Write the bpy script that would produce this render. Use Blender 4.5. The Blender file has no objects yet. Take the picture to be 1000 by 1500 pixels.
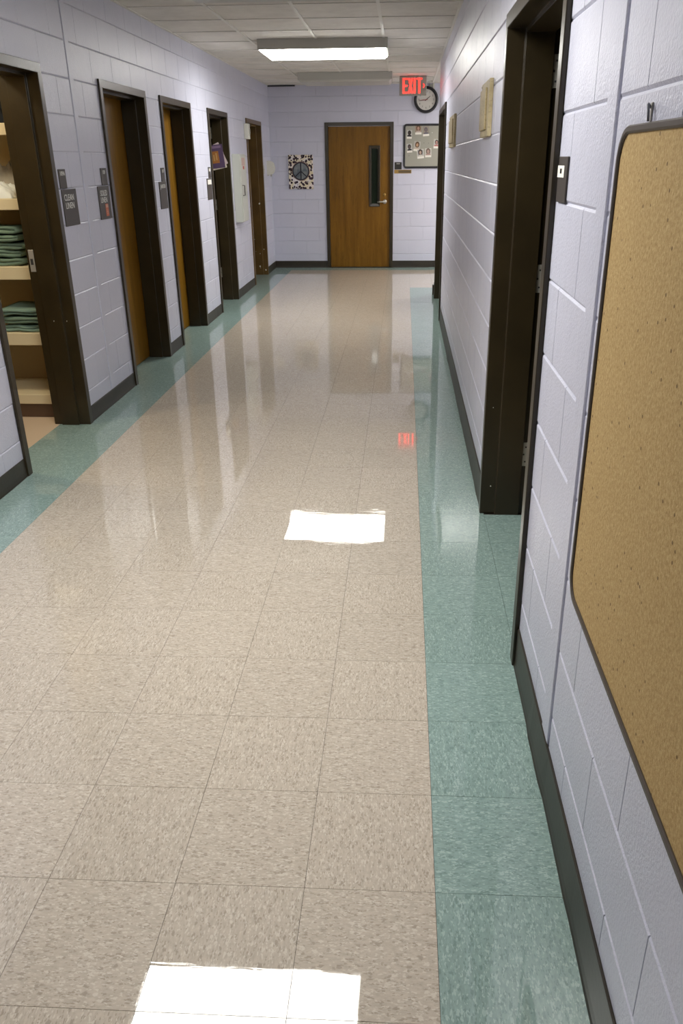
import bpy, bmesh, math, random
from mathutils import Vector, Matrix, noise
random.seed(7)
SC = bpy.context.scene
COL = SC.collection
PI = math.pi

# ------------------------------------------------------------------ camera
cam = bpy.data.objects.new('camera', bpy.data.cameras.new('camera'))
COL.objects.link(cam)
F, CX, CY = 1160.8, 527.5, 746.0
cam.data.sensor_fit = 'VERTICAL'
cam.data.sensor_height = 36.0
cam.data.lens = F * 36.0 / 1500.0
cam.data.shift_x = -(CX - 500) / 1500.0
cam.data.shift_y = -(750 - CY) / 1500.0
cam.data.clip_start = 0.05
R = (0.99867324, 0.05089186, -0.00785962)
FW = (-0.04974251, 0.91389868, -0.40288322)
U = (-0.01332058, 0.40273965, 0.91521764)
cam.matrix_world = Matrix(((R[0], U[0], -FW[0], 0), (R[1], U[1], -FW[1], 0), (R[2], U[2], -FW[2], 1.540), (0, 0, 0, 1)))
SC.camera = cam

# ------------------------------------------------------------------ world, exposure
w = bpy.data.worlds.new('world'); SC.world = w
w.use_nodes = True
w.node_tree.nodes['Background'].inputs[0].default_value = (0.02, 0.02, 0.02, 1)
w.node_tree.nodes['Background'].inputs[1].default_value = 0.3
SC.view_settings.view_transform = 'Standard'
SC.view_settings.look = 'None'
SC.view_settings.exposure = 0.0
SC.view_settings.gamma = 1.0
SC.view_settings.use_curve_mapping = False
LAMP = 27.0            # emission of a lit ceiling fixture
EXIT_E = 4.2
CLOSET_W = 95.0

# dimensions (metres)
XL, XR, YB, ZC, ZD = -2.005, 0.393, 12.93, 2.55, 2.04
YWE = 10.2            # end of the right wall
TH = 0.2              # wall thickness

# ------------------------------------------------------------------ material helpers
def mat(name, col=(.8, .8, .8), rough=.5, metal=0., spec=.5, emit=None, es=0., coat=0., coat_r=.1):
    m = bpy.data.materials.new(name); m.use_nodes = True
    b = m.node_tree.nodes['Principled BSDF']
    b.inputs['Base Color'].default_value = (*col, 1)
    b.inputs['Roughness'].default_value = rough
    b.inputs['Metallic'].default_value = metal
    b.inputs['Specular IOR Level'].default_value = spec
    b.inputs['Coat Weight'].default_value = coat
    b.inputs['Coat Roughness'].default_value = coat_r
    if emit:
        b.inputs['Emission Color'].default_value = (*emit, 1)
        b.inputs['Emission Strength'].default_value = es
    return m
class N:
    def __init__(s, m):
        s.t = m.node_tree; s.b = s.t.nodes['Principled BSDF']
    def n(s, ty, **kw):
        o = s.t.nodes.new(ty)
        for k, v in kw.items():
            if k in o.inputs.keys() if hasattr(o.inputs, 'keys') else False: o.inputs[k].default_value = v
            else: setattr(o, k, v)
        return o
    def l(s, a, b): s.t.links.new(a, b)
    def pos(s, scale=(1, 1, 1), obj=False, rnd=False):
        if obj: src = s.n('ShaderNodeTexCoord').outputs['Object']
        else: src = s.n('ShaderNodeNewGeometry').outputs['Position']
        if rnd:
            oi = s.n('ShaderNodeObjectInfo'); ad = s.n('ShaderNodeVectorMath', operation='MULTIPLY_ADD')
            s.l(oi.outputs['Random'], ad.inputs[0]); ad.inputs[1].default_value = (37, 53, 11); s.l(src, ad.inputs[2]); src = ad.outputs[0]
        mp = s.n('ShaderNodeVectorMath', operation='MULTIPLY'); s.l(src, mp.inputs[0]); mp.inputs[1].default_value = scale
        return mp.outputs[0]
    def noise(s, vec, scale, detail=2., rough=.5):
        o = s.n('ShaderNodeTexNoise'); s.l(vec, o.inputs['Vector'])
        o.inputs['Scale'].default_value = scale; o.inputs['Detail'].default_value = detail; o.inputs['Roughness'].default_value = rough
        return o.outputs['Fac']
    def voro(s, vec, scale, feat='F1'):
        o = s.n('ShaderNodeTexVoronoi'); o.feature = feat; s.l(vec, o.inputs['Vector']); o.inputs['Scale'].default_value = scale
        return o
    def ramp(s, fac, stops, interp='LINEAR'):
        o = s.n('ShaderNodeValToRGB'); s.l(fac, o.inputs[0]); cr = o.color_ramp; cr.interpolation = interp
        while len(cr.elements) < len(stops): cr.elements.new(.5)
        for e, (p, c) in zip(cr.elements, stops):
            e.position = p; e.color = (*c, 1) if len(c) == 3 else c
        return o.outputs['Color']
    def mix(s, fac, a, b, mode='MIX'):
        o = s.n('ShaderNodeMix'); o.data_type = 'RGBA'; o.blend_type = mode
        for i, v in ((0, fac), (6, a), (7, b)):
            if hasattr(v, 'links') or isinstance(v, bpy.types.NodeSocket): s.l(v, o.inputs[i])
            else: o.inputs[i].default_value = v if i == 0 else (*v, 1)
        return o.outputs[2]
    def math(s, op, a, b=None):
        o = s.n('ShaderNodeMath'); o.operation = op
        for i, v in ((0, a), (1, b)):
            if v is None: continue
            if isinstance(v, bpy.types.NodeSocket): s.l(v, o.inputs[i])
            else: o.inputs[i].default_value = v
        return o.outputs[0]
    def bump(s, h, dist, strength=1., prev=None, to='Normal'):
        o = s.n('ShaderNodeBump'); s.l(h, o.inputs['Height']); o.inputs['Distance'].default_value = dist; o.inputs['Strength'].default_value = strength
        if prev: s.l(prev, o.inputs['Normal'])
        return o.outputs[0]

def wall_paint(name, col):
    m = mat(name, col, .34, spec=.5); k = N(m)
    p = k.pos()
    big = k.noise(p, 1.3, 2)
    k.l(k.mix(big, tuple(c * .93 for c in col), tuple(min(1, c * 1.06) for c in col)), k.b.inputs['Base Color'])
    fine = k.noise(p, 130, 3, .6)
    pit = k.voro(p, 55)
    sel = k.n('ShaderNodeSeparateColor'); k.l(pit.outputs['Color'], sel.inputs[0])
    pr = k.math('MULTIPLY', k.math('LESS_THAN', pit.outputs['Distance'], .22), k.math('LESS_THAN', sel.outputs[0], .10))
    h = k.math('SUBTRACT', fine, k.math('MULTIPLY', pr, .9))
    b1 = k.bump(h, .0022, 1.0)
    b2 = k.bump(k.noise(p, 9, 2), .006, .5, b1)
    k.l(b2, k.b.inputs['Normal'])
    k.l(k.ramp(k.noise(p, 4, 2), [(.3, (.285,) * 3), (.7, (.36,) * 3)]), k.b.inputs['Roughness'])
    return m
def tile_mat(name, base, light, dark):
    m = mat(name, base, .5, spec=.15); k = N(m)
    def chips(sc, off, thr, lo, hi, c):
        p = k.pos(sc, obj=True, rnd=True)
        nz = k.n('ShaderNodeTexNoise'); k.l(p, nz.inputs['Vector']); nz.inputs['Scale'].default_value = 1.3; nz.inputs['Detail'].default_value = 1
        ad = k.n('ShaderNodeVectorMath', operation='MULTIPLY_ADD'); k.l(nz.outputs['Color'], ad.inputs[0]); ad.inputs[1].default_value = (1.6, 1.6, 0); k.l(p, ad.inputs[2])
        v = k.voro(ad.outputs[0], 1.0); s_ = k.n('ShaderNodeSeparateColor'); k.l(v.outputs['Color'], s_.inputs[0])
        d = k.ramp(v.outputs['Distance'], [(thr * .75, (1,) * 3), (thr, (0,) * 3)])
        a_ = k.math('MULTIPLY', k.math('MULTIPLY', d, k.math('GREATER_THAN', s_.outputs[0], 1 - hi)), .85)
        b_ = k.math('MULTIPLY', k.math('MULTIPLY', d, k.math('LESS_THAN', s_.outputs[0], lo)), .75)
        return k.mix(b_, k.mix(a_, c, light), dark)
    c = k.ramp(k.noise(k.pos((55, 130, 1), obj=True, rnd=True), 1.0, 3, .6), [(.3, tuple(q * .88 for q in base)), (.7, tuple(min(1, q * 1.10) for q in base))])
    c = chips((75, 150, 1), 0, .52, .20, .24, c)
    c = chips((120, 290, 1), 3, .50, .22, .26, c)
    oi = k.n('ShaderNodeObjectInfo')
    c = k.mix(1., c, k.ramp(oi.outputs['Random'], [(0, (.955,) * 3), (1, (1.,) * 3)]), 'MULTIPLY')
    k.l(c, k.b.inputs['Base Color'])
    g = k.pos()
    k.b.inputs['Coat Weight'].default_value = 1.0
    k.b.inputs['Coat IOR'].default_value = 1.52
    sc = k.noise(k.pos((1, 1, 1)), 14, 3, .7)
    k.l(k.ramp(sc, [(.35, (.008,) * 3), (.7, (.028,) * 3)]), k.b.inputs['Coat Roughness'])
    b1 = k.bump(k.noise(g, 2.2, 2, .5), .0006, 1.0)
    b2 = k.bump(k.noise(k.pos((18, 26, 1)), 1.0, 2, .5), .00005, 1.0, b1)
    scuff = k.ramp(k.noise(g, 1.1, 2, .5), [(.50, (.12,) * 3), (.60, (1.,) * 3)])
    b2 = k.bump(k.math('MULTIPLY', k.noise(k.pos((6, 90, 1)), 1.0, 2, .6), scuff), .00011, 1.0, b2)
    k.l(b2, k.b.inputs['Coat Normal'])
    return m

M = {}
M['wall'] = wall_paint('lilac_wall_paint', (.585, .592, .70))
M['beige'] = tile_mat('beige_floor_tile', (.535, .465, .38), (.66, .60, .51), (.36, .30, .235))
M['teal'] = tile_mat('teal_floor_tile', (.265, .375, .345), (.39, .51, .475), (.175, .265, .24))
M['sub'] = mat('dark_subfloor', (.05, .04, .035), .9)
M['ceil'] = mat('ceiling_tile', (.70, .67, .62), .95); k = N(M['ceil'])
k.l(k.bump(k.noise(k.pos(), 160, 3, .7), .002, .8), k.b.inputs['Normal'])
k.l(k.ramp(k.noise(k.pos(), 3, 4, .7), [(.3, (.62, .59, .54)), (.7, (.76, .73, .68))]), k.b.inputs['Base Color'])
M['grid'] = mat('ceiling_grid_white', (.72, .70, .65), .5)
def enamel(name, col, r=.33):
    m = mat(name, col, r); k = N(m)
    k.l(k.bump(k.noise(k.pos(), 60, 2), .0006, .6), k.b.inputs['Normal'])
    k.l(k.ramp(k.noise(k.pos(), 5, 3), [(.3, tuple(c * .8 for c in col)), (.7, tuple(c * 1.25 for c in col))]), k.b.inputs['Base Color'])
    return m
M['brown'] = enamel('brown_enamel', (.026, .018, .007))
M['brown5'] = enamel('lighter_brown_enamel', (.11, .062, .016))
M['base'] = enamel('brown_rubber_baseboard', (.026, .020, .012), .42)
def wood(name, a, b, rough=.4, sc=(15, 15, 1.2)):
    m = mat(name, a, rough, spec=.22); k = N(m)
    p = k.pos(sc)
    n1 = k.noise(p, 1.0, 4, .6)
    n2 = k.noise(k.pos(tuple(s * 4 for s in sc)), 1.0, 3, .6)
    c = k.mix(k.ramp(n1, [(.3, (0,) * 3), (.7, (1,) * 3)]), a, b)
    c = k.mix(k.math('MULTIPLY', k.math('GREATER_THAN', n2, .58), .35), c, tuple(x * .5 for x in a))
    k.l(c, k.b.inputs['Base Color'])
    return m
M['oak'] = wood('oak_door_veneer', (.135, .058, .0035), (.22, .105, .010))
M['oakdark'] = wood('amber_door_veneer', (.15, .070, .004), (.24, .115, .008))
M['plaque'] = wood('pale_wood', (.42, .34, .19), (.56, .47, .29), .5, (6, 6, 20))
M['steel'] = mat('brushed_steel', (.50, .48, .43), .4, .55)
M['cream'] = mat('cream_shelf_paint', (.66, .56, .36), .5)
M['closetwall'] = mat('tan_closet_wall', (.52, .42, .25), .7)
M['toe'] = mat('dark_toe_kick', (.09, .05, .028), .5)
def cloth(name, col):
    m = mat(name, col, .9, spec=.2); k = N(m)
    k.l(k.bump(k.noise(k.pos(), 90, 3), .002, .6), k.b.inputs['Normal'])
    return m
M['green'] = cloth('sage_green_cloth', (.15, .22, .165))
M['green2'] = cloth('pale_sage_green_cloth', (.18, .27, .22))
M['white_cloth'] = cloth('white_cloth', (.74, .76, .72))
M['grey_cloth'] = cloth('taupe_cloth', (.38, .35, .29))
M['black_cloth'] = cloth('black_cloth', (.012, .014, .018))
M['teal_cloth'] = cloth('pale_teal_cloth', (.30, .40, .38))
M['white'] = mat('white_plastic', (.68, .67, .60), .4)
M['offwhite'] = mat('cabinet_enamel', (.50, .51, .47), .35)
M['black'] = mat('black_plastic', (.012, .011, .014), .35)
M['signbrown'] = mat('dark_brown_sign', (.042, .034, .028), .45)
M['signblack'] = mat('near_black_sign', (.02, .017, .014), .4)
M['print_white'] = mat('white_lettering', (.72, .72, .68), .5)
M['print_dark'] = mat('dark_lettering', (.03, .03, .03), .6)
M['print_red'] = mat('red_lettering', (.5, .06, .03), .6)
M['orange'] = mat('orange_sticker', (.55, .11, .04), .5)
M['sticker_pale'] = mat('pale_orange_sticker', (.62, .33, .22), .5)
M['paper'] = mat('white_paper', (.74, .72, .66), .7)
M['housing'] = mat('fixture_housing', (.46, .45, .41), .45)
M['lens_off'] = mat('unlit_prismatic_lens', (.50, .49, .45), .35)
M['lens_on'] = mat('lit_prismatic_lens', (.9, .9, .85), .4, emit=(1.0, .985, .93), es=LAMP)
M['lens_passage'] = mat('bright_warm_lens', (.9, .9, .85), .4, emit=(1.0, .955, .86), es=LAMP * 1.25)
M['exit_on'] = mat('exit_letters_lit', (.6, .05, .04), .4, emit=(1., .022, .015), es=EXIT_E)
M['exit_house'] = mat('exit_housing', (.30, .29, .25), .4)
M['cork'] = mat('cork', (.38, .245, .11), .8, spec=.2); k = N(M['cork'])
p = k.pos(); c1 = k.ramp(k.noise(p, 140, 4, .75), [(.25, (.33, .21, .085)), (.5, (.47, .325, .140)), (.75, (.60, .45, .23))])
v = k.voro(k.pos((0, 1, 1)), 42); s = k.n('ShaderNodeSeparateColor'); k.l(v.outputs['Color'], s.inputs[0])
f = k.math('MULTIPLY', k.math('LESS_THAN', v.outputs['Distance'], .13), k.math('LESS_THAN', s.outputs[0], .10))
k.l(k.mix(k.math('MULTIPLY', f, .75), c1, (.09, .045, .02)), k.b.inputs['Base Color'])
k.l(k.bump(k.noise(p, 170, 3, .7), .0012, .9), k.b.inputs['Normal'])
M['boardframe'] = mat('dark_brown_board_frame', (.055, .040, .028), .42)
M['felt'] = mat('grey_felt', (.33, .325, .28), .95, spec=.1)
M['glass'] = mat('dark_vision_glass', (.02, .03, .018), .08)
N(M['glass']).b.inputs['Transmission Weight'].default_value = 0.35
M['brass'] = mat('brass', (.40, .25, .07), .4, .6)
M['clockface'] = mat('clock_face', (.62, .60, .55), .5)
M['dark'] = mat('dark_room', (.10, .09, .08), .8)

# ------------------------------------------------------------------ mesh helpers
def addbox(bm, x0, x1, y0, y1, z0, z1, bev=0., seg=1):
    vs = [bm.verts.new((x, y, z)) for z in (z0, z1) for y in (y0, y1) for x in (x0, x1)]
    fs = [bm.faces.new([vs[i] for i in q]) for q in ((0, 2, 3, 1), (4, 5, 7, 6), (0, 1, 5, 4), (2, 6, 7, 3), (0, 4, 6, 2), (1, 3, 7, 5))]
    if bev > 0:
        es = list({e for f in fs for e in f.edges})
        bmesh.ops.bevel(bm, geom=es, offset=bev, segments=seg, affect='EDGES', profile=.5)
def box(*a, **k):
    bm = bmesh.new(); addbox(bm, *a, **k); return bm
def addprism(bm, pts, y0, y1):
    """pts in x,z ; extruded along y"""
    a = [bm.verts.new((x, y0, z)) for x, z in pts]; b = [bm.verts.new((x, y1, z)) for x, z in pts]
    n = len(pts)
    bm.faces.new(a); bm.faces.new(b[::-1])
    for i in range(n): bm.faces.new((a[i], b[i], b[(i + 1) % n], a[(i + 1) % n]))
def addtube(bm, pts, r, n=8):
    rings = []
    for i, p in enumerate(pts):
        p = Vector(p); d = (Vector(pts[min(i + 1, len(pts) - 1)]) - Vector(pts[max(i - 1, 0)])).normalized()
        u = d.orthogonal().normalized(); v_ = d.cross(u)
        if rings and i: 
            u = (pu - d * pu.dot(d)).normalized(); v_ = d.cross(u)
        pu = u
        rings.append([bm.verts.new(p + u * r * math.cos(2 * PI * k_ / n) + v_ * r * math.sin(2 * PI * k_ / n)) for k_ in range(n)])
    for a, b in zip(rings, rings[1:]):
        for i in range(n): bm.faces.new((a[i], a[(i + 1) % n], b[(i + 1) % n], b[i]))
    bm.faces.new(rings[0][::-1]); bm.faces.new(rings[-1])
def addlathe(bm, prof, n=32, axis='y', c=(0, 0, 0)):
    """prof: (radius, along). revolve about local y"""
    rings = []
    for r, t in prof:
        if r < 1e-6: rings.append([bm.verts.new((c[0], c[1] + t, c[2]))])
        else: rings.append([bm.verts.new((c[0] + r * math.cos(2 * PI * i / n), c[1] + t, c[2] + r * math.sin(2 * PI * i / n))) for i in range(n)])
    for a, b in zip(rings, rings[1:]):
        for i in range(n):
            j = (i + 1) % n
            if len(a) == 1 and len(b) == 1: continue
            if len(a) == 1: bm.faces.new((a[0], b[i], b[j]))
            elif len(b) == 1: bm.faces.new((a[i], b[0], a[j]))
            else: bm.faces.new((a[i], b[i], b[j], a[j]))
def roundrect(x0, x1, z0, z1, r, n=6):
    out = []
    for cx, cz, a0 in ((x1 - r, z1 - r, 0), (x0 + r, z1 - r, PI / 2), (x0 + r, z0 + r, PI), (x1 - r, z0 + r, 1.5 * PI)):
        for i in range(n + 1):
            a = a0 + PI / 2 * i / n; out.append((cx + r * math.cos(a), cz + r * math.sin(a)))
    return out
def addring(bm, outer, inner, prof):
    """frame between two outlines of equal count; prof: list (t 0..1 outer->inner, y)"""
    n = len(outer); rings = []
    for t, y in prof:
        rings.append([bm.verts.new((o[0] + (i[0] - o[0]) * t, y, o[1] + (i[1] - o[1]) * t)) for o, i in zip(outer, inner)])
    m_ = len(rings)
    for q in range(m_):
        a, b = rings[q], rings[(q + 1) % m_]
        for i in range(n): bm.faces.new((a[i], a[(i + 1) % n], b[(i + 1) % n], b[i]))
def mesh(name, bm, m, smooth=False):
    me = bpy.data.meshes.new(name)
    bmesh.ops.recalc_face_normals(bm, faces=bm.faces)
    bm.to_mesh(me); bm.free()
    for q in (m if isinstance(m, (list, tuple)) else [m]): me.materials.append(q)
    if smooth:
        for p_ in me.polygons: p_.use_smooth = True
    return me
def obj(name, bm, m, parent=None, smooth=False, loc=(0, 0, 0), rot=(0, 0, 0), label=None):
    me = bm if isinstance(bm, bpy.types.Mesh) else mesh(name, bm, m, smooth)
    o = bpy.data.objects.new(name, me); COL.objects.link(o)
    if parent: o.parent = parent
    o.location = loc; o.rotation_euler = rot
    if label: o['label'] = label
    return o
def tag(o, label, cat, group=None, kind=None):
    o['label'] = label; o['category'] = cat
    if group: o['group'] = group
    if kind: o['kind'] = kind
    return o
def thing(name, label, cat, loc=(0, 0, 0), rz=0., group=None, kind=None):
    o = bpy.data.objects.new(name, None); COL.objects.link(o); o.empty_display_size = .1
    o.location = loc; o.rotation_euler = (0, 0, rz)
    return tag(o, label, cat, group, kind)
def text_mesh(body, size, sx=1., m=None, ext=.0006):
    c = bpy.data.curves.new('lettering', 'FONT'); c.body = body; c.size = size; c.extrude = ext
    c.align_x = 'CENTER'; c.align_y = 'CENTER'; c.resolution_u = 3
    o = bpy.data.objects.new('lettering', c)
    me = bpy.data.meshes.new_from_object(o); bpy.data.objects.remove(o); bpy.data.curves.remove(c)
    me.transform(Matrix.Diagonal((sx, 1, 1, 1))); me.transform(Matrix.Rotation(PI / 2, 4, 'X'))
    me.materials.clear(); me.materials.append(m)
    return me
ROT = {'L': PI / 2, 'R': -PI / 2, 'B': 0.}      # local x = to the right, z = up, -y = out of the wall
def wallpos(side, u, z=0., off=0.):
    if side == 'L': return (XL + off, u, z)
    if side == 'R': return (XR - off, u, z)
    return (u, YB - off, z)

# ------------------------------------------------------------------ floor
floor = thing('floor', 'waxed beige vinyl tile floor with teal border strips', 'floor', kind='structure')
obj('subfloor', box(XL - TH - .03, XR + TH + .03, -5, YB, -.05, -.004), M['sub'], floor)
obj('room_slab', box(XL - 2.2, -2.193, -5, YB, -.05, -.001), mat('closet_floor', (.62, .48, .34), .4), floor)
obj('room_slab', box(XR + TH + .03, 3.6, -5, YB, -.05, -.001), mat('side_room_floor', (.48, .40, .32), .3, coat=1.), floor)
RP = .3048; CPW = .3018; Y0 = 1.317; XB = .093
def tile_bm(w, d, bm=None, cx=0, cy=0):
    bm = bm or bmesh.new()
    addbox(bm, cx - w / 2, cx + w / 2, cy - d / 2, cy + d / 2, -.003, 0)
    return bm
G = .0010
tb = {c: mesh('floor_tile', tile_bm(.3048 - G, .3048 - G), M[c]) for c in ('beige', 'teal')}
part_cache = {}
def floor_tile(xc, yc, w, d, colr, turn):
    full = abs(w - .3048) < .005 and abs(d - .3048) < .005
    if full:
        o = bpy.data.objects.new('floor_tile', tb[colr]); s = ((w - G) / (.3048 - G), (d - G) / (.3048 - G))
        o.scale = (s[1], s[0], 1) if turn else (s[0], s[1], 1)
    else:
        key = (round(w, 3), round(d, 3), colr)
        if key not in part_cache: part_cache[key] = (mesh('floor_tile', tile_bm(w - G, d - G), M[colr]), mesh('floor_tile', tile_bm(d - G, w - G), M[colr]))
        o = bpy.data.objects.new('floor_tile', part_cache[key][1 if turn else 0])
    COL.objects.link(o); o.parent = floor; o.location = (xc, yc, 0)
    if turn: o.rotation_euler = (0, 0, PI / 2)
XBL = XB - 6 * CPW
doorsL = [(3.872, 4.838), (5.747, 6.757), (7.155, 8.158), (8.862, 9.84), (11.0, 12.13)]
doorsR = [(2.222, 3.515), (8.40, 9.90)]
cols = [(XB + .5 * RP, RP, 'teal')] + [(XB - (i + .5) * CPW, CPW, 'beige') for i in range(6)] + [(XBL - .5 * RP, RP, 'teal')]
far = {'beige': bmesh.new(), 'teal': bmesh.new()}
NEAR0, NEAR1 = -2, 20
for n in range(-21, 39):
    y = Y0 + (n + .5) * RP - RP
    if y < -5 or y > YB: continue
    for ci, (x, w_, c) in enumerate(cols):
        if ci == 0 and y > 10.77: c = 'beige'
        d = RP
        if y > YB - .35: c = 'teal'
        if NEAR0 <= n <= NEAR1: floor_tile(x, y, w_, d, c, (n + ci) % 2 == 0)
        else:
            hi = min(y + d / 2, YB + .01)
            addbox(far[c], x - w_ / 2 + G / 2, x + w_ / 2 - G / 2, y - d / 2 + G / 2, hi - G / 2, -.003, 0)
    # pieces in the door recesses
for (a, b) in doorsL:
    y = Y0 - 21 * RP
    while y < b:
        lo, hi = max(y, a + .045), min(y + RP, b - .045)
        if hi - lo > .02:
            x1 = XBL - RP
            if lo < 7.6: floor_tile((x1 - 2.192) / 2, (lo + hi) / 2, x1 + 2.192, hi - lo, 'teal', False)
            else: addbox(far['teal'], -2.192, x1 - G, lo + G / 2, hi - G / 2, -.003, 0)
        y += RP
for (a, b) in doorsR:
    y = Y0 - 21 * RP
    while y < b:
        lo, hi = max(y, a + .045), min(y + RP, b - .045)
        if hi - lo > .02:
            x1 = XB + RP
            if lo < 7.6: floor_tile((x1 + .60) / 2, (lo + hi) / 2, .60 - x1, hi - lo, 'teal', False)
            else: addbox(far['teal'], x1 + G, .60, lo + G / 2, hi - G / 2, -.003, 0)
        y += RP
# floor of the side passage beyond the right wall
y = YWE + .02
yy = Y0 + 29 * RP
while yy < YB:
    for i in range(8):
        x = XB + RP + i * CPW
        addbox(far['teal' if yy > YB - .5 else 'beige'], x + G, x + CPW, max(yy, YWE) + G, min(yy + RP, YB + .01), -.0025, .0005)
    yy += RP
for c in far:
    o = obj('far_floor_tile', far[c], M[c], floor); o['kind'] = 'stuff'
    o['label'] = 'distant and unseen %s floor tiles' % c

# ------------------------------------------------------------------ block walls
blk = {}
def block_bm(w, h, bm=None, cx=0, cz=0, T=None):
    bm = bm or bmesh.new()
    g, ch, dp = .0004, .0014, .0042
    chz = .0055
    b_ = [(-w / 2 + g, .0, -h / 2 + g), (w / 2 - g, 0, -h / 2 + g), (w / 2 - g, 0, h / 2 - g), (-w / 2 + g, 0, h / 2 - g)]
    f_ = [(-w / 2 + g + ch, -dp, -h / 2 + g + chz), (w / 2 - g - ch, -dp, -h / 2 + g + chz), (w / 2 - g - ch, -dp, h / 2 - g - chz), (-w / 2 + g + ch, -dp, h / 2 - g - chz)]
    q = [(x, .006, z) for x, _, z in b_]
    P = [bm.verts.new(((x + cx), y, (z + cz)) if T is None else T(x + cx, y, z + cz)) for x, y, z in q + b_ + f_]
    bm.faces.new(P[8:12])
    for i in range(4):
        j = (i + 1) % 4
        bm.faces.new((P[i], P[j], P[4 + j], P[4 + i])); bm.faces.new((P[4 + i], P[4 + j], P[8 + j], P[8 + i]))
    bm.faces.new((P[3], P[2], P[1], P[0]))
    return bm
DP = .0042
def block_wall(root, side, u0, u1, openings, zo, phase, ind, strips=()):
    """fill u0..u1 with running-bond blocks; those whose centre is inside ind are objects, the rest one part"""
    rest = bmesh.new(); nrest = 0
    off = -DP                                                   # block back plane is DP behind the finished face
    rz = ROT[side]
    i = -1
    while True:
        z0 = zo + .2 * i; z1 = z0 + .2; i += 1
        if z0 >= ZC + .02: break
        z0c, z1c = max(z0, 0), min(z1, ZC + .02)
        if z1c - z0c < .03: continue
        j = math.floor((u0 - 1) / .4)
        ph = phase + (.2 if i % 2 else 0)
        segs = []
        while True:
            a = ph + .4 * j; j += 1
            if a > u1: break
            segs.append((max(a, u0), min(a + .4, u1)))
        cut = list(strips) + [(a + .012, b - .012) for a, b, t in openings if (z0c + z1c) / 2 < t - .01]
        for s0, s1 in segs:
            fr = [(s0, s1)]
            for ca, cb in cut:
                nf = []
                for a, b in fr:
                    if cb <= a or ca >= b: nf.append((a, b)); continue
                    if ca > a: nf.append((a, ca))
                    if cb < b: nf.append((cb, b))
                fr = nf
            for a, b in fr:
                if b - a < .025: continue
                w_, h_ = b - a, z1c - z0c; uc, zc = (a + b) / 2, (z0c + z1c) / 2
                px, py, pz = wallpos(side, uc, zc, off)
                if ind[0] <= uc <= ind[1]:
                    key = (round(w_, 3), round(h_, 3))
                    if key not in blk: blk[key] = mesh('block', block_bm(w_, h_), M['wall'])
                    o = bpy.data.objects.new('block', blk[key]); COL.objects.link(o); o.parent = root
                    o.location = (px, py, pz); o.rotation_euler = (0, 0, rz)
                else:
                    Rm = Matrix.Rotation(rz, 4, 'Z')
                    T = lambda x, y, z, Rm=Rm, px=px, py=py, pz=pz: tuple(Rm @ Vector((x, y, z)) + Vector((px, py, pz)))
                    block_bm(w_, h_, rest, 0, 0, T); nrest += 1
    if nrest:
        o = obj('unseen_blocks', rest, M['wall'], root); o['kind'] = 'stuff'
    else: rest.free()
def backing(root, side, u0, u1, openings, thick=TH, top=ZC + .02, strips=()):
    bm = bmesh.new(); cur = u0
    d0, d1 = DP + .0005, thick
    def b(a, c, z0, z1, dd=d0):
        if c - a < .002: return
        if side == 'L': addbox(bm, XL - d1, XL - dd, a, c, z0, z1)
        elif side == 'R': addbox(bm, XR + dd, XR + d1, a, c, z0, z1)
        else: addbox(bm, a, c, YB + dd, YB + d1, z0, z1)
    for a, c, t in openings:
        b(cur, a + .02, 0, top); b(a + .02, c - .02, t - .02, top); cur = c - .02
    b(cur, u1, 0, top)
    return obj('mortar_bed', bm, M['wall'], root)
opL = [(a, b, ZD) for a, b in doorsL]; opR = [(a, b, ZD) for a, b in doorsR]
wl = thing('wall_left', 'lilac painted concrete block wall with five brown doorways', 'wall', kind='structure')
wr = thing('wall_right', 'lilac painted concrete block wall with the cork board', 'wall', kind='structure')
wb = thing('wall_back', 'lilac painted block wall at the far end of the corridor', 'wall', kind='structure')
backing(wl, 'L', -5, YB, opL); backing(wr, 'R', -5, YWE, opR); backing(wb, 'B', XL - .03, 3.6, [(-1.184, -.164, 2.055)])
block_wall(wl, 'L', -5, YB + .005, opL, 0., .07 + .2, (3.0, 13), [(5.262, 5.335)])
block_wall(wr, 'R', -5, YWE, opR, .042, .077, (.45, 13), [(1.652, 1.745)])
block_wall(wb, 'B', XL - .01, 2.6, [(-1.184, -.164, 2.055)], 0., .1, (-3, .8))
# smooth caulked control joints
def strip(side, a, b, groove, near=True):
    bm = bmesh.new()
    g0, g1 = (a, a + groove) if near else (b - groove, b)
    lo, hi = (g1, b) if near else (a, g0)
    def bx(p, q, d0, d1, bev=0.):
        if side == 'L': addbox(bm, XL + d0, XL + d1, p, q, .0, ZC, bev)
        else: addbox(bm, XR - d1, XR - d0, p, q, .0, ZC, bev)
    bx(lo, hi, -DP - .002, .0028, .0022)
    return bm
obj('joint_strip', strip('L', 5.262, 5.335, .012), M['wall'], wl)
obj('joint_strip', strip('R', 1.652, 1.745, .013), M['wall'], wr)
# end face and passage face of the right wall
obj('wall_end', box(XR + .001, 3.6, YWE - .02, YWE, 0, ZC + .02), M['wall'], wr)

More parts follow.
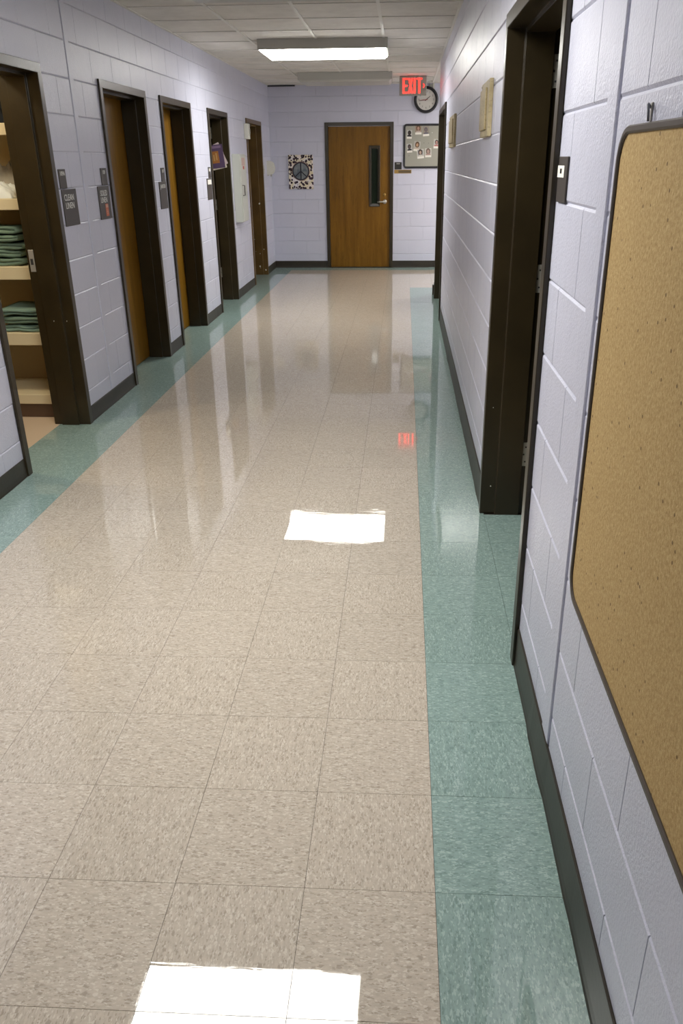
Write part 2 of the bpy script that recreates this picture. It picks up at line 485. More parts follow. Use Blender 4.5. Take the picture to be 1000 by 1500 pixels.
# near end of the corridor and side rooms (closed, outside the view)
o = obj('wall_near', box(XL - TH, 3.6, -5.15, -5, 0, ZC + .1), M['wall']); tag(o, 'lilac wall closing the corridor behind the viewer', 'wall', kind='structure')
o = obj('wall_passage', box(2.6, 2.75, YWE, YB, 0, ZC + .1), M['wall']); tag(o, 'lilac wall closing the side passage at the far right', 'wall', kind='structure')
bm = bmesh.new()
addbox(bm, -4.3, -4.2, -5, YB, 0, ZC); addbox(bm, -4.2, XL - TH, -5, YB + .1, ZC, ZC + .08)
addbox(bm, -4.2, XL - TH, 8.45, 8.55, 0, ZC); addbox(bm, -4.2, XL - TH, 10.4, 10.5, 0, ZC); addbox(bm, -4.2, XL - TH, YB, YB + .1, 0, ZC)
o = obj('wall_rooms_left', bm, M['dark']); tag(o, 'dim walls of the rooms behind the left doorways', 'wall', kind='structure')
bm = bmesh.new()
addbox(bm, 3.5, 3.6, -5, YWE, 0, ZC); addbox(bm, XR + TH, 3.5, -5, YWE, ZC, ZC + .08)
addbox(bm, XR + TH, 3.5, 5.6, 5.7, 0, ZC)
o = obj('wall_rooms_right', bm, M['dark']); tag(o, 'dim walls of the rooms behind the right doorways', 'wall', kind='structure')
bm = bmesh.new()
addbox(bm, -3.45, -3.35, 3.3, 5.5, 0, ZC); addbox(bm, -3.35, XL - TH, 3.3, 3.4, 0, ZC); addbox(bm, -3.35, XL - TH, 5.38, 5.48, 0, ZC); addbox(bm, -3.35, XL - TH, 3.4, 5.38, ZC - .1, ZC)
o = obj('wall_closet', bm, M['closetwall']); tag(o, 'tan walls of the lit linen closet', 'wall', kind='structure')

# ------------------------------------------------------------------ ceiling
ceil = thing('ceiling', 'suspended ceiling of off-white mineral tiles in a white grid', 'ceiling', kind='structure')
obj('ceiling_deck', box(XL - TH, 3.6, -5, YB, ZC + .03, ZC + .1), M['dark'], ceil)
gx = [XL, -1.42, -.81, -.2, XR]; GW = .024
def ctile(w, d, bm=None, cx=0, cy=0, z=0.):
    bm = bm or bmesh.new(); addbox(bm, cx - w / 2 + .004, cx + w / 2 - .004, cy - d / 2 + .004, cy + d / 2 - .004, z + .002, z + .018); return bm
cm = {}; rest = bmesh.new()
gy = [6.5 + .61 * k_ for k_ in range(-19, 11)]
gy = [g for g in gy if g > -4.95 and g < YB - .05] + [YB]
rows = list(zip([-5] + gy, gy))
for (a, b) in rows:
    for x0, x1 in zip(gx, gx[1:]):
        w_, d = x1 - x0, b - a
        if a > 4.6:
            key = (round(w_, 3), round(d, 3))
            if key not in cm: cm[key] = mesh('ceiling_tile', ctile(w_, d), M['ceil'])
            o = bpy.data.objects.new('ceiling_tile', cm[key]); COL.objects.link(o); o.parent = ceil; o.location = ((x0 + x1) / 2, (a + b) / 2, ZC)
            o.rotation_euler = (random.uniform(-.003, .003), random.uniform(-.003, .003), 0)
        else: ctile(w_, d, rest, (x0 + x1) / 2, (a + b) / 2, ZC)
    if b > YWE:
        for q in range(4): ctile(.55, b - max(a, YWE), rest, XR + .008 + .275 + q * .55, (max(a, YWE) + b) / 2, ZC)
o = obj('unseen_ceiling_tiles', rest, M['ceil'], ceil); o['kind'] = 'stuff'
def gridbar(x0, x1, y0, y1): obj('grid_bar', box(x0, x1, y0, y1, ZC - .004, ZC + .006), M['grid'], ceil)
for x in gx[1:-1]: gridbar(x - GW / 2, x + GW / 2, -5, YB)
gridbar(XL, XL + .02, -5, YB); gridbar(XR - .02, XR, -5, YWE); gridbar(XR - .012, XR + .012, YWE, YB)
for y in gy[:-1]: gridbar(XL + .02, XR - .02, y - GW / 2, y + GW / 2)
gridbar(-1.6, 2.6, YB - .02, YB)
o = obj('gap_shade_strip', box(XL + .01, -1.6, YB - .03, YB, ZC - .02, ZC - .004), M['black']); tag(o, 'short black strip standing in for the shaded gap at the ceiling over the far left corner', 'trim', kind='structure')  # added black strip; its colour stands in for the shade in a gap

# ------------------------------------------------------------------ baseboards
def base_run(root, side, a, b, h, wav=0.):
    bm = bmesh.new(); n = max(2, int((b - a) / .06)); rows_ = []
    prof = [(0.0, .001), (0.0, h), (.003, h + .001), (.0055, h - .003), (.006, .03), (.0075, .010), (.010, .0015)]
    for i in range(n + 1):
        u = a + (b - a) * i / n
        wv = wav * (noise.noise((u * 3.1, 0, 1)) * .9 + .35 * noise.noise((u * 11, 3, 1)))
        ring = []
        for d, z in prof:
            dd = d + (max(0, wv) * (1 - z / h) if d > 0 else 0)
            zz = z + (wav * .25 * noise.noise((u * 4, 7, 2)) if z > h * .8 else 0)
            ring.append(bm.verts.new(wallpos(side, u, zz, dd)))
        rows_.append(ring)
    for r0, r1 in zip(rows_, rows_[1:]):
        for k_ in range(len(prof)):
            q = (k_ + 1) % len(prof); bm.faces.new((r0[k_], r0[q], r1[q], r1[k_]))
    bm.faces.new(rows_[0]); bm.faces.new(rows_[-1][::-1])
    obj('baseboard_strip', bm, M['base'], root, smooth=False)
bl = thing('baseboard_left', 'dark brown rubber baseboard along the left wall between doorways', 'baseboard', kind='structure')
br = thing('baseboard_right', 'dark brown rubber baseboard along the right wall, loose at its foot', 'baseboard', kind='structure')
bb = thing('baseboard_back', 'dark brown rubber baseboard under the far wall', 'baseboard', kind='structure')
cur = -5
for a, b in doorsL + [(YB, YB)]:
    base_run(bl, 'L', cur, a, .1, .004); cur = b
cur = -5
for a, b in doorsR + [(YWE, YWE)]:
    base_run(br, 'R', cur, a, .145, .0065); cur = b
base_run(bb, 'B', XL, -1.184, .1); base_run(bb, 'B', -.164, 2.6, .1)

# ------------------------------------------------------------------ doors
def frame_bm(w_, top, depth=.219, flip=False):
    P = [(.015, 0), (.015, .05), (-.055, .05), (-.055, .066), (-.165, .066), (-.165, .05), (-depth, .05), (-depth, 0), (-.204, 0), (-.204, .02), (.0, .02), (0, 0)]
    bm = bmesh.new(); rings = []
    for st in range(4):
        ring = []
        for d, o_ in P:
            x = -w_ / 2 + o_ if st < 2 else w_ / 2 - o_
            z = 0 if st in (0, 3) else top - o_
            ring.append(bm.verts.new((x, -d, z)))
        rings.append(ring)
    n = len(P)
    for a, b in zip(rings, rings[1:]):
        for i in range(n): bm.faces.new((a[i], b[i], b[(i + 1) % n], a[(i + 1) % n]))
    bm.faces.new(rings[0]); bm.faces.new(rings[-1][::-1])
    return bm
def door(n, side, a, b, label, top=ZD, fm='brown'):
    u = (a + b) / 2
    root = thing('door_%d' % n, label, 'door', wallpos(side, u), ROT[side], kind='structure')
    o = obj('door_frame', frame_bm(b - a, top), M[fm], root)
    mod = o.modifiers.new('bevel', 'BEVEL'); mod.width = .0025; mod.segments = 2; mod.limit_method = 'ANGLE'; mod.angle_limit = .6
    return root, b - a
def lever(parent, x, z, y, dirx):
    bm = bmesh.new(); addlathe(bm, [(0, -.012), (.026, -.012), (.030, -.006), (.031, 0), (0, 0)], 20, c=(x, y, z))
    addtube(bm, [(x, y - .008, z), (x, y - .045, z), (x + dirx * .012, y - .056, z), (x + dirx * .05, y - .058, z), (x + dirx * .115, y - .052, z - .002)], .010, 10)
    return obj('lever_handle', bm, M['steel'], parent, smooth=True, label='steel lever handle')
def leaf(root, w_, top, y0, m, hx):
    bm = box(-w_ / 2 + .053, w_ / 2 - .053, y0, y0 + .044, .008, top - .053, bev=.002)
    o = obj('door_leaf', bm, m, root)
    lever(o, hx, .96, y0, 1 if hx < 0 else -1)
    return o
def strike(root, x, y, z, h=.12):
    """plate on the far jamb face (local +x jamb), facing local -x"""
    bm = bmesh.new(); addbox(bm, x - .003, x, y - .016, y + .016, z - h / 2, z + h / 2, .001)
    o = obj('strike_plate', bm, M['steel'], root, label='steel strike plate')
    obj('latch_hole', box(x - .004, x - .0028, y - .007, y + .009, z - .022, z + .012), M['print_dark'], o)
def hinge(root, x, y, z, sgn=-1, h=.114):
    bm = bmesh.new(); addbox(bm, min(x, x + sgn * .004), max(x, x + sgn * .004), y - .02, y + .02, z - h / 2, z + h / 2, .001)
    addtube(bm, [(x + sgn * .006, y + .022, z - h / 2), (x + sgn * .006, y + .022, z + h / 2)], .006, 8)
    o = obj('hinge', bm, M['steel'], root, label='steel butt hinge')
    b2 = bmesh.new()
    for dz in (-.035, 0, .035): addbox(b2, x + sgn * .0052, x + sgn * .004, y - .011 + (.008 if dz else 0), y - .004 + (.008 if dz else 0), z + dz - .0035, z + dz + .0035)
    obj('screw', b2, M['print_dark'], o)
def chips(root, spots, x):
    for i, (y, z, s) in enumerate(spots):
        pts = [(math.cos(t * 1.05 + i) * s * (.7 + .5 * ((t * 7 + i) % 3) / 3), math.sin(t * 1.05 + i) * s * (.7 + .4 * ((t * 5 + i) % 4) / 4)) for t in range(6)]
        bm = bmesh.new(); v0 = [bm.verts.new((x - .0004, y + p_, z + q_)) for p_, q_ in pts]; v1 = [bm.verts.new((x, y + p_, z + q_)) for p_, q_ in pts]
        bm.faces.new(v0); bm.faces.new(v1)
        for q in range(6): bm.faces.new((v0[q], v0[(q + 1) % 6], v1[(q + 1) % 6], v1[q]))
        obj('paint_chip', bm, M['paper'], root)

d1, w1 = door(1, 'L', *doorsL[0], 'open brown doorway of the lit linen closet, nearest on the left')
strike(d1, w1 / 2 - .05, .19, 1.01, .125)
o = obj('door_leaf', box(-w1 / 2 + .01, -w1 / 2 + .052, .24, 1.14, .01, 1.985, bev=.002), M['oakdark'], d1)
chips(d1, [(.11, .66, .004), (.03, .66, .004)], w1 / 2 - .0665)
d2, w2 = door(2, 'L', *doorsL[1], 'closed amber wood door deep in a brown frame, at the soiled linen sign')
leaf(d2, w2, ZD, .168, M['oakdark'], -w2 / 2 + .12)
d3, w3 = door(3, 'L', *doorsL[2], 'closed amber wood door in a brown frame, third doorway on the left')
leaf(d3, w3, ZD, .168, M['oakdark'], -w3 / 2 + .12)
d4, w4 = door(4, 'L', *doorsL[3], 'open dark doorway with leaflets on its jamb, fourth on the left')
for z in (1.835, 1.08, .32): hinge(d4, w4 / 2 - .05, .185, z)
obj('door_leaf', box(w4 / 2 - .05, w4 / 2 - .008, .24, 1.12, .01, 1.985, bev=.002), M['oakdark'], d4)
d5, w5 = door(5, 'L', *doorsL[4], 'open doorway with chipped lighter brown jamb, last on the left', fm='brown5')
strike(d5, w5 / 2 - .05, .186, 1.01, .13)
chips(d5, [(.06, .985, .016), (.09, .30, .008), (.10, .12, .014), (.095, .10, .006), (.03, .36, .009), (.017, .07, .014), (.16, .5, .006), (.17, .66, .005), (.15, .33, .004)], w5 / 2 - .0665)
# back door
d6, w6 = door(6, 'B', -1.184, -.164, 'closed oak veneer door with narrow glass slot in the far wall', top=2.055)
yl = .010; cxx = (-1.184 - .164) / 2
GX0, GX1, GZ0, GZ1 = -.53 - cxx, -.362 - cxx, .893, 1.742
bm = bmesh.new(); xa, xb_, zt = -w6 / 2 + .053, w6 / 2 - .053, 2.055 - .053
gi = .02
for q in ((xa, GX0 + gi, .008, zt), (GX1 - gi, xb_, .008, zt), (GX0 + gi, GX1 - gi, .008, GZ0 + gi), (GX0 + gi, GX1 - gi, GZ1 - gi, zt)):
    addbox(bm, q[0], q[1], yl, yl + .044, q[2], q[3])
lf = obj('door_leaf', bm, M['oak'], d6)
bm = bmesh.new()
def rect(x0, x1, z0, z1): return [(x0, z0), (x1, z0), (x1, z1), (x0, z1)]
addring(bm, rect(GX0, GX1, GZ0, GZ1), rect(GX0 + .038, GX1 - .038, GZ0 + .045, GZ1 - .045), [(0, yl), (0, yl - .010), (.15, yl - .013), (.9, yl - .006), (1, yl + .01), (1, yl + .02), (.6, yl + .02)])
obj('vision_panel_frame', bm, M['brown'], lf)
obj('glass_pane', box(GX0 + .03, GX1 - .03, yl + .012, yl + .02, GZ0 + .03, GZ1 - .03), M['glass'], lf)
lever(lf, -.29 - cxx, .962, yl, -1)
bm = bmesh.new(); addlathe(bm, [(0, -.010), (.016, -.010), (.021, -.004), (.022, 0), (0, 0)], 20, c=(-.294 - cxx, yl, 1.062))
obj('deadbolt', bm, M['brass'], lf, smooth=True)
obj('threshold', box(-w6 / 2 + .05, w6 / 2 - .05, 0, .12, 0, .006), M['signblack'], d6)
o = obj('wall_beyond_door', box(-1.3, 0, 14.2, 14.3, 0, ZC), M['dark']); tag(o, 'dim wall seen through the glass slot of the far door', 'wall', kind='structure')
# right doors (local x runs toward the viewer: far jamb is at -w/2)
d7, w7 = door(7, 'R', *doorsR[0], 'wide open brown doorway beside the cork board wall, nearest on the right')
for z in (1.845, 1.08, .3): hinge(d7, -w7 / 2 + .05, .178, z, +1)
obj('door_leaf', box(-w7 / 2 + .008, -w7 / 2 + .05, .225, 1.40, .01, 1.985, bev=.002), M['oakdark'], d7)
chips(d7, [(.02, .52, .003), (.03, .14, .004)], -w7 / 2 + .0503)
d8, w8 = door(8, 'R', *doorsR[1], 'open dark brown doorway far down the right wall')
obj('door_leaf', box(-w8 / 2 + .008, -w8 / 2 + .05, .225, 1.60, .01, 1.985, bev=.002), M['oakdark'], d8)
bm = box(XR - .025, XR + .004, YWE - .06, YWE + .012, .0, .12, bev=.003)
o = obj('trim_2', bm, M['base']); tag(o, 'small dark corner piece at the foot of the right wall end', 'trim', kind='structure')

# ------------------------------------------------------------------ ceiling fixtures
def fixture(y, lit, label):
    t = thing('ceiling_light', label, 'light', (-.755, y + .325, ZC), 0, 'surface mounted ceiling lights along the corridor')
    W, D, Hh = .59, .325, .105
    bm = bmesh.new()
    # housing: four sides with a rim, top plate
    addbox(bm, -W, W, -D, D, -.02, 0)
    HB = .078
    for (x0, x1, y0, y1) in ((-W, -W + .012, -D, D), (W - .012, W, -D, D), (-W + .012, W - .012, -D, -D + .008), (-W + .012, W - .012, D - .008, D)):
        addbox(bm, x0, x1, y0, y1, -HB, -.02)
    obj('housing', bm, M['housing'], t)
    bm = bmesh.new()
    for (x0, x1, y0, y1) in ((-W, -W + .014, -D, D), (W - .014, W, -D, D), (-W, W, -D, -D + .008), (-W, W, D - .008, D)):
        addbox(bm, x0, x1, y0, y1, -HB - .006, -HB)
    obj('rim', bm, M['housing'], t)
    bm = bmesh.new()                                            # dropped lens with sloping sides
    q0 = [(-W + .014, -D + .008), (W - .014, -D + .008), (W - .014, D - .008), (-W + .014, D - .008)]
    q1 = [(-W + .040, -D + .030), (W - .040, -D + .030), (W - .040, D - .030), (-W + .040, D - .030)]
    V = [bm.verts.new((x, y_, z)) for q, z in ((q0, -HB + .004), (q0, -HB - .008), (q1, -Hh - .002)) for x, y_ in q]
    for k_ in (0, 4):
        for i in range(4): bm.faces.new((V[k_ + i], V[k_ + (i + 1) % 4], V[k_ + 4 + (i + 1) % 4], V[k_ + 4 + i]))
    bm.faces.new(V[0:4]); bm.faces.new(V[8:12])
    obj('lens', bm, M['lens_passage' if lit == 2 else 'lens_on' if lit else 'lens_off'], t, label='glowing white lens' if lit else 'unlit lens')
    return t
for y, lit, lb in ((2.25, True, 'lit ceiling light seen only mirrored at the bottom of the floor'), (5.10, False, 'unlit grey ceiling light cut by the top edge of the view'),
                   (8.20, True, 'bright lit ceiling light in the middle of the corridor'), (11.17, False, 'unlit ceiling light nearest the far wall'),
                   (-.75, False, 'unlit ceiling light behind the viewer'), (-3.7, False, 'unlit ceiling light far behind the viewer')):
    fixture(y, lit, lb)
t = fixture(11.3, 2, 'lit ceiling light in the side passage beyond the right wall'); t.location.x = 1.75
# closet lamp
o = thing('closet_light', 'round lit ceiling lamp inside the linen closet', 'light', (-2.75, 4.2, ZC - .1))
bm = bmesh.new(); addlathe(bm, [(0, 0), (.13, 0), (.13, 0), (.135, -.02), (0, -.02)], 24); bmc = bm
for v_ in bm.verts: v_.co = (v_.co.x, v_.co.z, v_.co.y)
obj('canopy', bm, M['white'], o, smooth=False)
bm = bmesh.new(); addlathe(bm, [(.12, -.02), (.115, -.05), (.08, -.08), (.0, -.09)], 24)
for v_ in bm.verts: v_.co = (v_.co.x, v_.co.z, v_.co.y)
obj('globe', bm, mat('closet_globe', (.9, .85, .7), .4, emit=(1, .88, .66), es=CLOSET_W), o, smooth=True)

# ------------------------------------------------------------------ exit sign
ex = thing('exit_sign', 'lit red exit sign hanging from the ceiling near the far wall', 'sign', (.100, 11.8, 2.432))
ex.scale = (1.06, 1, 1.06)
obj('housing', box(-.168, .168, -.022, .03, -.108, .108, bev=.006, seg=2), M['exit_house'], ex)
obj('canopy', box(-.07, .07, -.02, .025, .108, ZC - 2.432 - .005, bev=.004), M['exit_house'], ex)
bm = bmesh.new(); T_ = .020; y0_, y1_ = -.0245, -.0215
def lb(x0, x1, z0, z1): addbox(bm, x0, x1, y0_, y1_, z0, z1)
HL = .084; x = -.128
lb(x, x + T_, -HL, HL)
for z in (-HL, -T_ * .45, HL - T_ * .9): lb(x + T_, x + .058, z, z + T_ * .9)
x = -.063
for s_ in (1, -1):
    addprism(bm, [(x, s_ * HL), (x + T_ * 1.1, s_ * HL), (x + .064, -s_ * HL), (x + .064 - T_ * 1.1, -s_ * HL)], y0_ + s_ * .0003, y1_)
x = .010; lb(x, x + T_, -HL, HL)
x = .043; lb(x, x + .068, HL - T_ * .9, HL); lb(x + .022, x + .046, -HL, HL - T_ * .9)
obj('letters', bm, M['exit_on'], ex, label='glowing red letters EXIT')
bm = bmesh.new(); addprism(bm, [(.122, .022), (.132, .022), (.146, 0), (.132, -.022), (.122, -.022), (.134, 0)], y0_, y1_)
obj('chevron', bm, M['exit_on'], ex, label='glowing red arrow')

# ------------------------------------------------------------------ clock
ck = thing('wall_clock', 'round black rimmed wall clock on the far wall behind the exit sign', 'clock', (.302, YB, 2.337))
bm = bmesh.new(); addlathe(bm, [(.135, -.004), (.138, -.038), (.150, -.048), (.168, -.044), (.176, -.025), (.176, 0), (.135, 0)], 48)
obj('rim', bm, M['black'], ck, smooth=True)
bm = bmesh.new(); addlathe(bm, [(0, -.018), (.140, -.018), (.140, -.004), (0, -.004)], 48); obj('dial', bm, M['clockface'], ck)
for h in range(1, 13):
    a = PI / 2 - h * PI / 6
    obj('numeral', text_mesh(str(h), .034, 1, M['print_dark']), None, ck, loc=(.105 * math.cos(a), -.0195, .105 * math.sin(a)))
def hand(name, ang, L, w_, m, y):
    bm = bmesh.new(); c_, s_ = math.cos(ang), math.sin(ang)
    P = [(-.02, -w_), (L, -w_ * .5), (L, w_ * .5), (-.02, w_)]
    addprism(bm, [(a * c_ - b * s_, a * s_ + b * c_) for a, b in P], y - .001, y + .001); obj(name, bm, m, ck)
hand('hour_hand', PI / 2 - (1 + 44 / 60) * PI / 6, .075, .006, M['print_dark'], -.023)
hand('minute_hand', PI / 2 - 43.5 / 60 * 2 * PI, .108, .0045, M['print_dark'], -.026)
hand('red_glow_hand', PI / 2 - 44.6 / 60 * 2 * PI, .10, .0025, M['print_red'], -.028)  # added hand; its red colour stands in for the exit sign's glow

# ------------------------------------------------------------------ framed boards
def board(t, w_, h_, r, fw, dp, fm, sm, nm):
    o_ = roundrect(-w_ / 2, w_ / 2, -h_ / 2, h_ / 2, r, 8); i_ = roundrect(-w_ / 2 + fw, w_ / 2 - fw, -h_ / 2 + fw, h_ / 2 - fw, max(r - fw, .008), 8)
    bm = bmesh.new(); addring(bm, o_, i_, [(0, 0), (0, -dp * .7), (.2, -dp), (.75, -dp), (1, -dp * .75), (1, 0)])
    obj('frame', bm, fm, t)
    bm = bmesh.new(); q = roundrect(-w_ / 2 + fw * .9, w_ / 2 - fw * .9, -h_ / 2 + fw * .9, h_ / 2 - fw * .9, max(r - fw, .008), 8)
    addprism(bm, q, -dp * .55, 0); obj(nm, bm, sm, t)
gb = thing('bulletin_board', 'grey felt bulletin board with black rounded frame on the far wall', 'bulletin board', ((-.017 + .95) / 2, YB, 1.725))
board(gb, .967, .60, .045, .028, .02, M['black'], M['felt'], 'felt_panel')
CY0, CY1, CZ0, CZ1 = .30, 1.592, .642, 1.592
cb = thing('cork_board', 'large cork board with dark brown rounded frame on the right wall', 'cork board', (XR, (CY0 + CY1) / 2, (CZ0 + CZ1) / 2), ROT['R'])
board(cb, CY1 - CY0, CZ1 - CZ0, .062, .013, .011, M['boardframe'], M['cork'], 'cork_panel')
for (dx, dz) in ((-.5, .40), (-.47, .2), (-.38, .36)):
    pass
# photo cards pinned to the grey board
def blob(cx, cz, rx, rz_, y, n=14, sq=1.):
    bm = bmesh.new(); addprism(bm, [(cx + rx * math.cos(2 * PI * i / n), cz + rz_ * math.sin(2 * PI * i / n)) for i in range(n)], y - .0003, y); return bm
def flatm(name, c): 
    if name not in M: M[name] = mat(name, c, .6)
    return M[name]
cards = [  # x, z, w, h, tilt, background, hair, skin, top, paper border, label
    (.068, 1.885, .075, .115, -.03, (.50, .49, .46), (.012, .008, .010), (.03, .015, .012), (.012, .010, .013), False, 'photo card of a dark haired person in black, top left of the grey board'),
    (.198, 1.945, .092, .125, .02, (.30, .22, .16), (.13, .075, .04), (.42, .24, .18), (.45, .36, .32), False, 'photo card of a person with long brown hair, top row second from left'),
    (.310, 1.925, .090, .130, .06, (.28, .24, .20), (.10, .09, .11), (.17, .13, .14), (.12, .11, .14), False, 'dim purple toned photo card, top row third from left'),
    (.072, 1.70, .078, .120, .08, (.47, .46, .44), (.02, .018, .024), (.09, .06, .06), (.025, .022, .028), False, 'photo card of a person in black, under the top left card'),
    (.184, 1.725, .095, .135, -.12, (.42, .40, .36), (.10, .05, .02), (.46, .27, .16), (.50, .42, .34), False, 'photo card of a person with shoulder length brown hair, centre left'),
    (.236, 1.622, .098, .125, .10, (.33, .33, .33), (.05, .035, .03), (.42, .30, .24), (.55, .52, .46), True, 'white bordered photo card of a person in a white top, overlapping the one above'),
    (.350, 1.635, .090, .120, .03, (.40, .38, .34), (.16, .11, .09), (.40, .27, .23), (.36, .24, .22), True, 'white bordered photo card of a person with light brown hair, lower right'),
    (.470, 1.757, .085, .125, -.02, (.46, .46, .43), (.015, .013, .015), (.38, .20, .17), (.45, .17, .16), False, 'photo card of a person in a pink top, farthest right on the board'),
]
for ci, (x, z, w_, h_, tl, bg, hr, sk, tp, brd, lab) in enumerate(cards):
    t = thing('photo_card', lab, 'photo', (x, YB - .0115 - .0012 * (1 if ci == 5 else 0), z), 0, 'photo cards on the grey board'); t.rotation_euler = (0, -tl, 0)
    obj('card', box(-w_ / 2, w_ / 2, -.0012, 0, -h_ / 2, h_ / 2), M['paper'], t)
    m_ = .006 if brd else .0
    ph = obj('picture', box(-w_ / 2 + m_, w_ / 2 - m_, -.0016, -.0012, -h_ / 2 + .028, h_ / 2 - m_), flatm('photo_bg_%d' % ci, bg), t)
    pcz = .012
    long_ = ci in (1, 4, 5, 6)
    obj('hair', blob(0, pcz + .010, .032 if long_ else .025, .042 if long_ else .031, -.0017), flatm('photo_hair_%d' % ci, hr), ph)
    bm = bmesh.new(); addprism(bm, [(-.038 * w_ / .09, -h_ / 2 + .028), (.038 * w_ / .09, -h_ / 2 + .028), (.030, -h_ / 2 + .045), (.012, -h_ / 2 + .052), (-.012, -h_ / 2 + .052), (-.030, -h_ / 2 + .045)], -.0021, -.0017); obj('clothing', bm, flatm('photo_top_%d' % ci, tp), ph)
    obj('face', blob(0, pcz + .006, .017, .023, -.0022), flatm('photo_face_%d' % ci, sk), ph)
def pin(x, z, c, lab):
    bm = bmesh.new(); addlathe(bm, [(0, -.012), (.005, -.012), (.005, -.005), (.003, -.003), (.004, 0), (0, 0)], 10)
    o = obj('push_pin', bm, flatm('pin_' + c, {'grey': (.13, .12, .11), 'white': (.7, .7, .66)}[c]), loc=(x, YB - .0115, z), smooth=True)
    tag(o, lab, 'pin', 'push pins on the grey board')
pin(.358, 1.900, 'grey', 'small dark push pin right of the top row of photo cards')
pin(.402, 1.905, 'white', 'small white push pin at the upper right of the grey board')
pin(.285, 1.770, 'grey', 'small dark push pin in the middle of the grey board')
pin(.352, 1.765, 'grey', 'small dark push pin beside the pink top photo card')
pin(.068, 1.60, 'grey', 'small dark push pin alone at the lower left of the grey board')
# hook above cork board
hk = thing('wall_hook', 'small dark metal hook in the wall just above the cork board', 'hook', (XR, 1.432, 1.603), ROT['R'])
bm = bmesh.new(); addbox(bm, -.004, .004, -.003, 0, -.012, .018, .001); obj('back_plate', bm, M['steel'], hk)
bm = bmesh.new(); addtube(bm, [(0, -.003, .010), (.002, -.008, .016), (.008, -.010, .014), (.011, -.009, .005), (.0115, -.008, -.010)], .0022, 6); obj('hook_arm', bm, mat('dull_dark_metal', (.22, .23, .26), .4, .4), hk, smooth=True)

# ------------------------------------------------------------------ signs
def sign(side, u0, u1, z0, z1, label, m='signbrown', lines=(), group=None, extra=None):
    u = (u0 + u1) / 2; t = thing('room_sign', label, 'sign', wallpos(side, u, (z0 + z1) / 2), ROT[side], group)
    w_, h_ = u1 - u0, z1 - z0
    obj('plate', box(-w_ / 2, w_ / 2, -.005, .0, -h_ / 2, h_ / 2, bev=.0015), M[m], t)
    for (s, x, z, size, sx) in lines:
        obj('lettering', text_mesh(s, size, sx, M['print_white']), None, t, loc=(x, -.0055, z))
    return t, w_, h_
g = 'brown room signs beside the doorways'
sign('L', 4.893, 4.995, 1.402, 1.507, 'small brown room number sign above the clean linen sign', lines=[('109A', 0, .028, .034, 1.)], group=g)
sign('L', 4.897, 5.118, 1.192, 1.397, 'brown sign reading CLEAN LINEN beside the lit closet doorway', lines=[('CLEAN', -.01, .055, .050, .95), ('LINEN', -.01, .010, .050, .95)], group=g)
sign('L', 5.590, 5.700, 1.402, 1.507, 'small brown room number sign above the soiled linen sign', lines=[('109', 0, .026, .034, 1.)], group=g)
t, _, _ = sign('L', 5.493, 5.705, 1.192, 1.397, 'brown sign reading SOILED LINEN with an orange sticker', lines=[('SOILED', -.006, .058, .050, .80), ('LINEN', -.012, .016, .050, .88)], group=g)
st = obj('sticker', box(-.002, .052, -.0056, -.005, -.085, -.008), M['orange'], t, label='orange warning sticker')
obj('sticker_band', box(.004, .048, -.006, -.0056, -.032, -.012), M['sticker_pale'], st)
bm = bmesh.new()
for a in range(3):
    an = PI / 2 + a * 2 * PI / 3; c_ = (.025 + .010 * math.cos(an), -.058 + .010 * math.sin(an))
    pts_o = [(c_[0] + .009 * math.cos(q * PI / 6), c_[1] + .009 * math.sin(q * PI / 6)) for q in range(12)]; pts_i = [(c_[0] + .006 * math.cos(q * PI / 6), c_[1] + .006 * math.sin(q * PI / 6)) for q in range(12)]
    addring(bm, pts_o, pts_i, [(0, -.0056), (0, -.006), (1, -.006), (1, -.0056)])
obj('warning_symbol', bm, M['sticker_pale'], st)
sign('L', 7.005, 7.105, 1.392, 1.497, 'small brown room number sign beside the third doorway', lines=[('107', 0, .026, .034, 1.)], group=g)
sign('L', 6.912, 7.120, 1.182, 1.392, 'large brown sign reading JANITOR beside the third doorway', lines=[('JANITOR', 0, .068, .042, .85)], group=g)
t, w_, h_ = sign('L', 8.725, 8.830, 1.385, 1.490, 'small brown sign with white insert before the fourth doorway', group=g)
obj('paper_insert', box(-.03, .03, -.006, -.005, .012, .04), M['paper'], t, label='white paper insert')
t, w_, h_ = sign('L', 8.625, 8.835, 1.180, 1.383, 'large brown sign with white insert before the fourth doorway', group=g)
obj('paper_insert', box(-.075, .085, -.006, -.005, .045, .09), M['paper'], t, label='white paper insert')
t, w_, h_ = sign('R', 2.082, 2.200, 1.440, 1.545, 'brown sign with peeling white tag on the right wall beside the near doorway', group=g)
bm = bmesh.new(); addbox(bm, -.056, .030, -.0065, -.005, .005, .032)
tg = obj('paper_tag', bm, M['paper'], t, label='peeling white paper tag')
obj('lettering', text_mesh('111', .016, 1, M['print_dark']), None, tg, loc=(-.01, -.007, .019))
sign('B', -.146, -.041, 1.412, 1.512, 'small black room number sign to the right of the far door', m='signblack', lines=[('10500', 0, .028, .024, .9)], group=g)
bp = thing('name_plate', 'slim brass name plate under the small black sign by the far door', 'name plate', (-.022, YB, 1.382))
obj('holder', box(-.128, .128, -.006, 0, -.025, .025, bev=.002), M['brass'], bp)
obj('insert', box(-.065, .12, -.008, -.006, -.018, .018), flatm('dark_bronze', (.13, .09, .04)), bp, label='darker bronze insert')

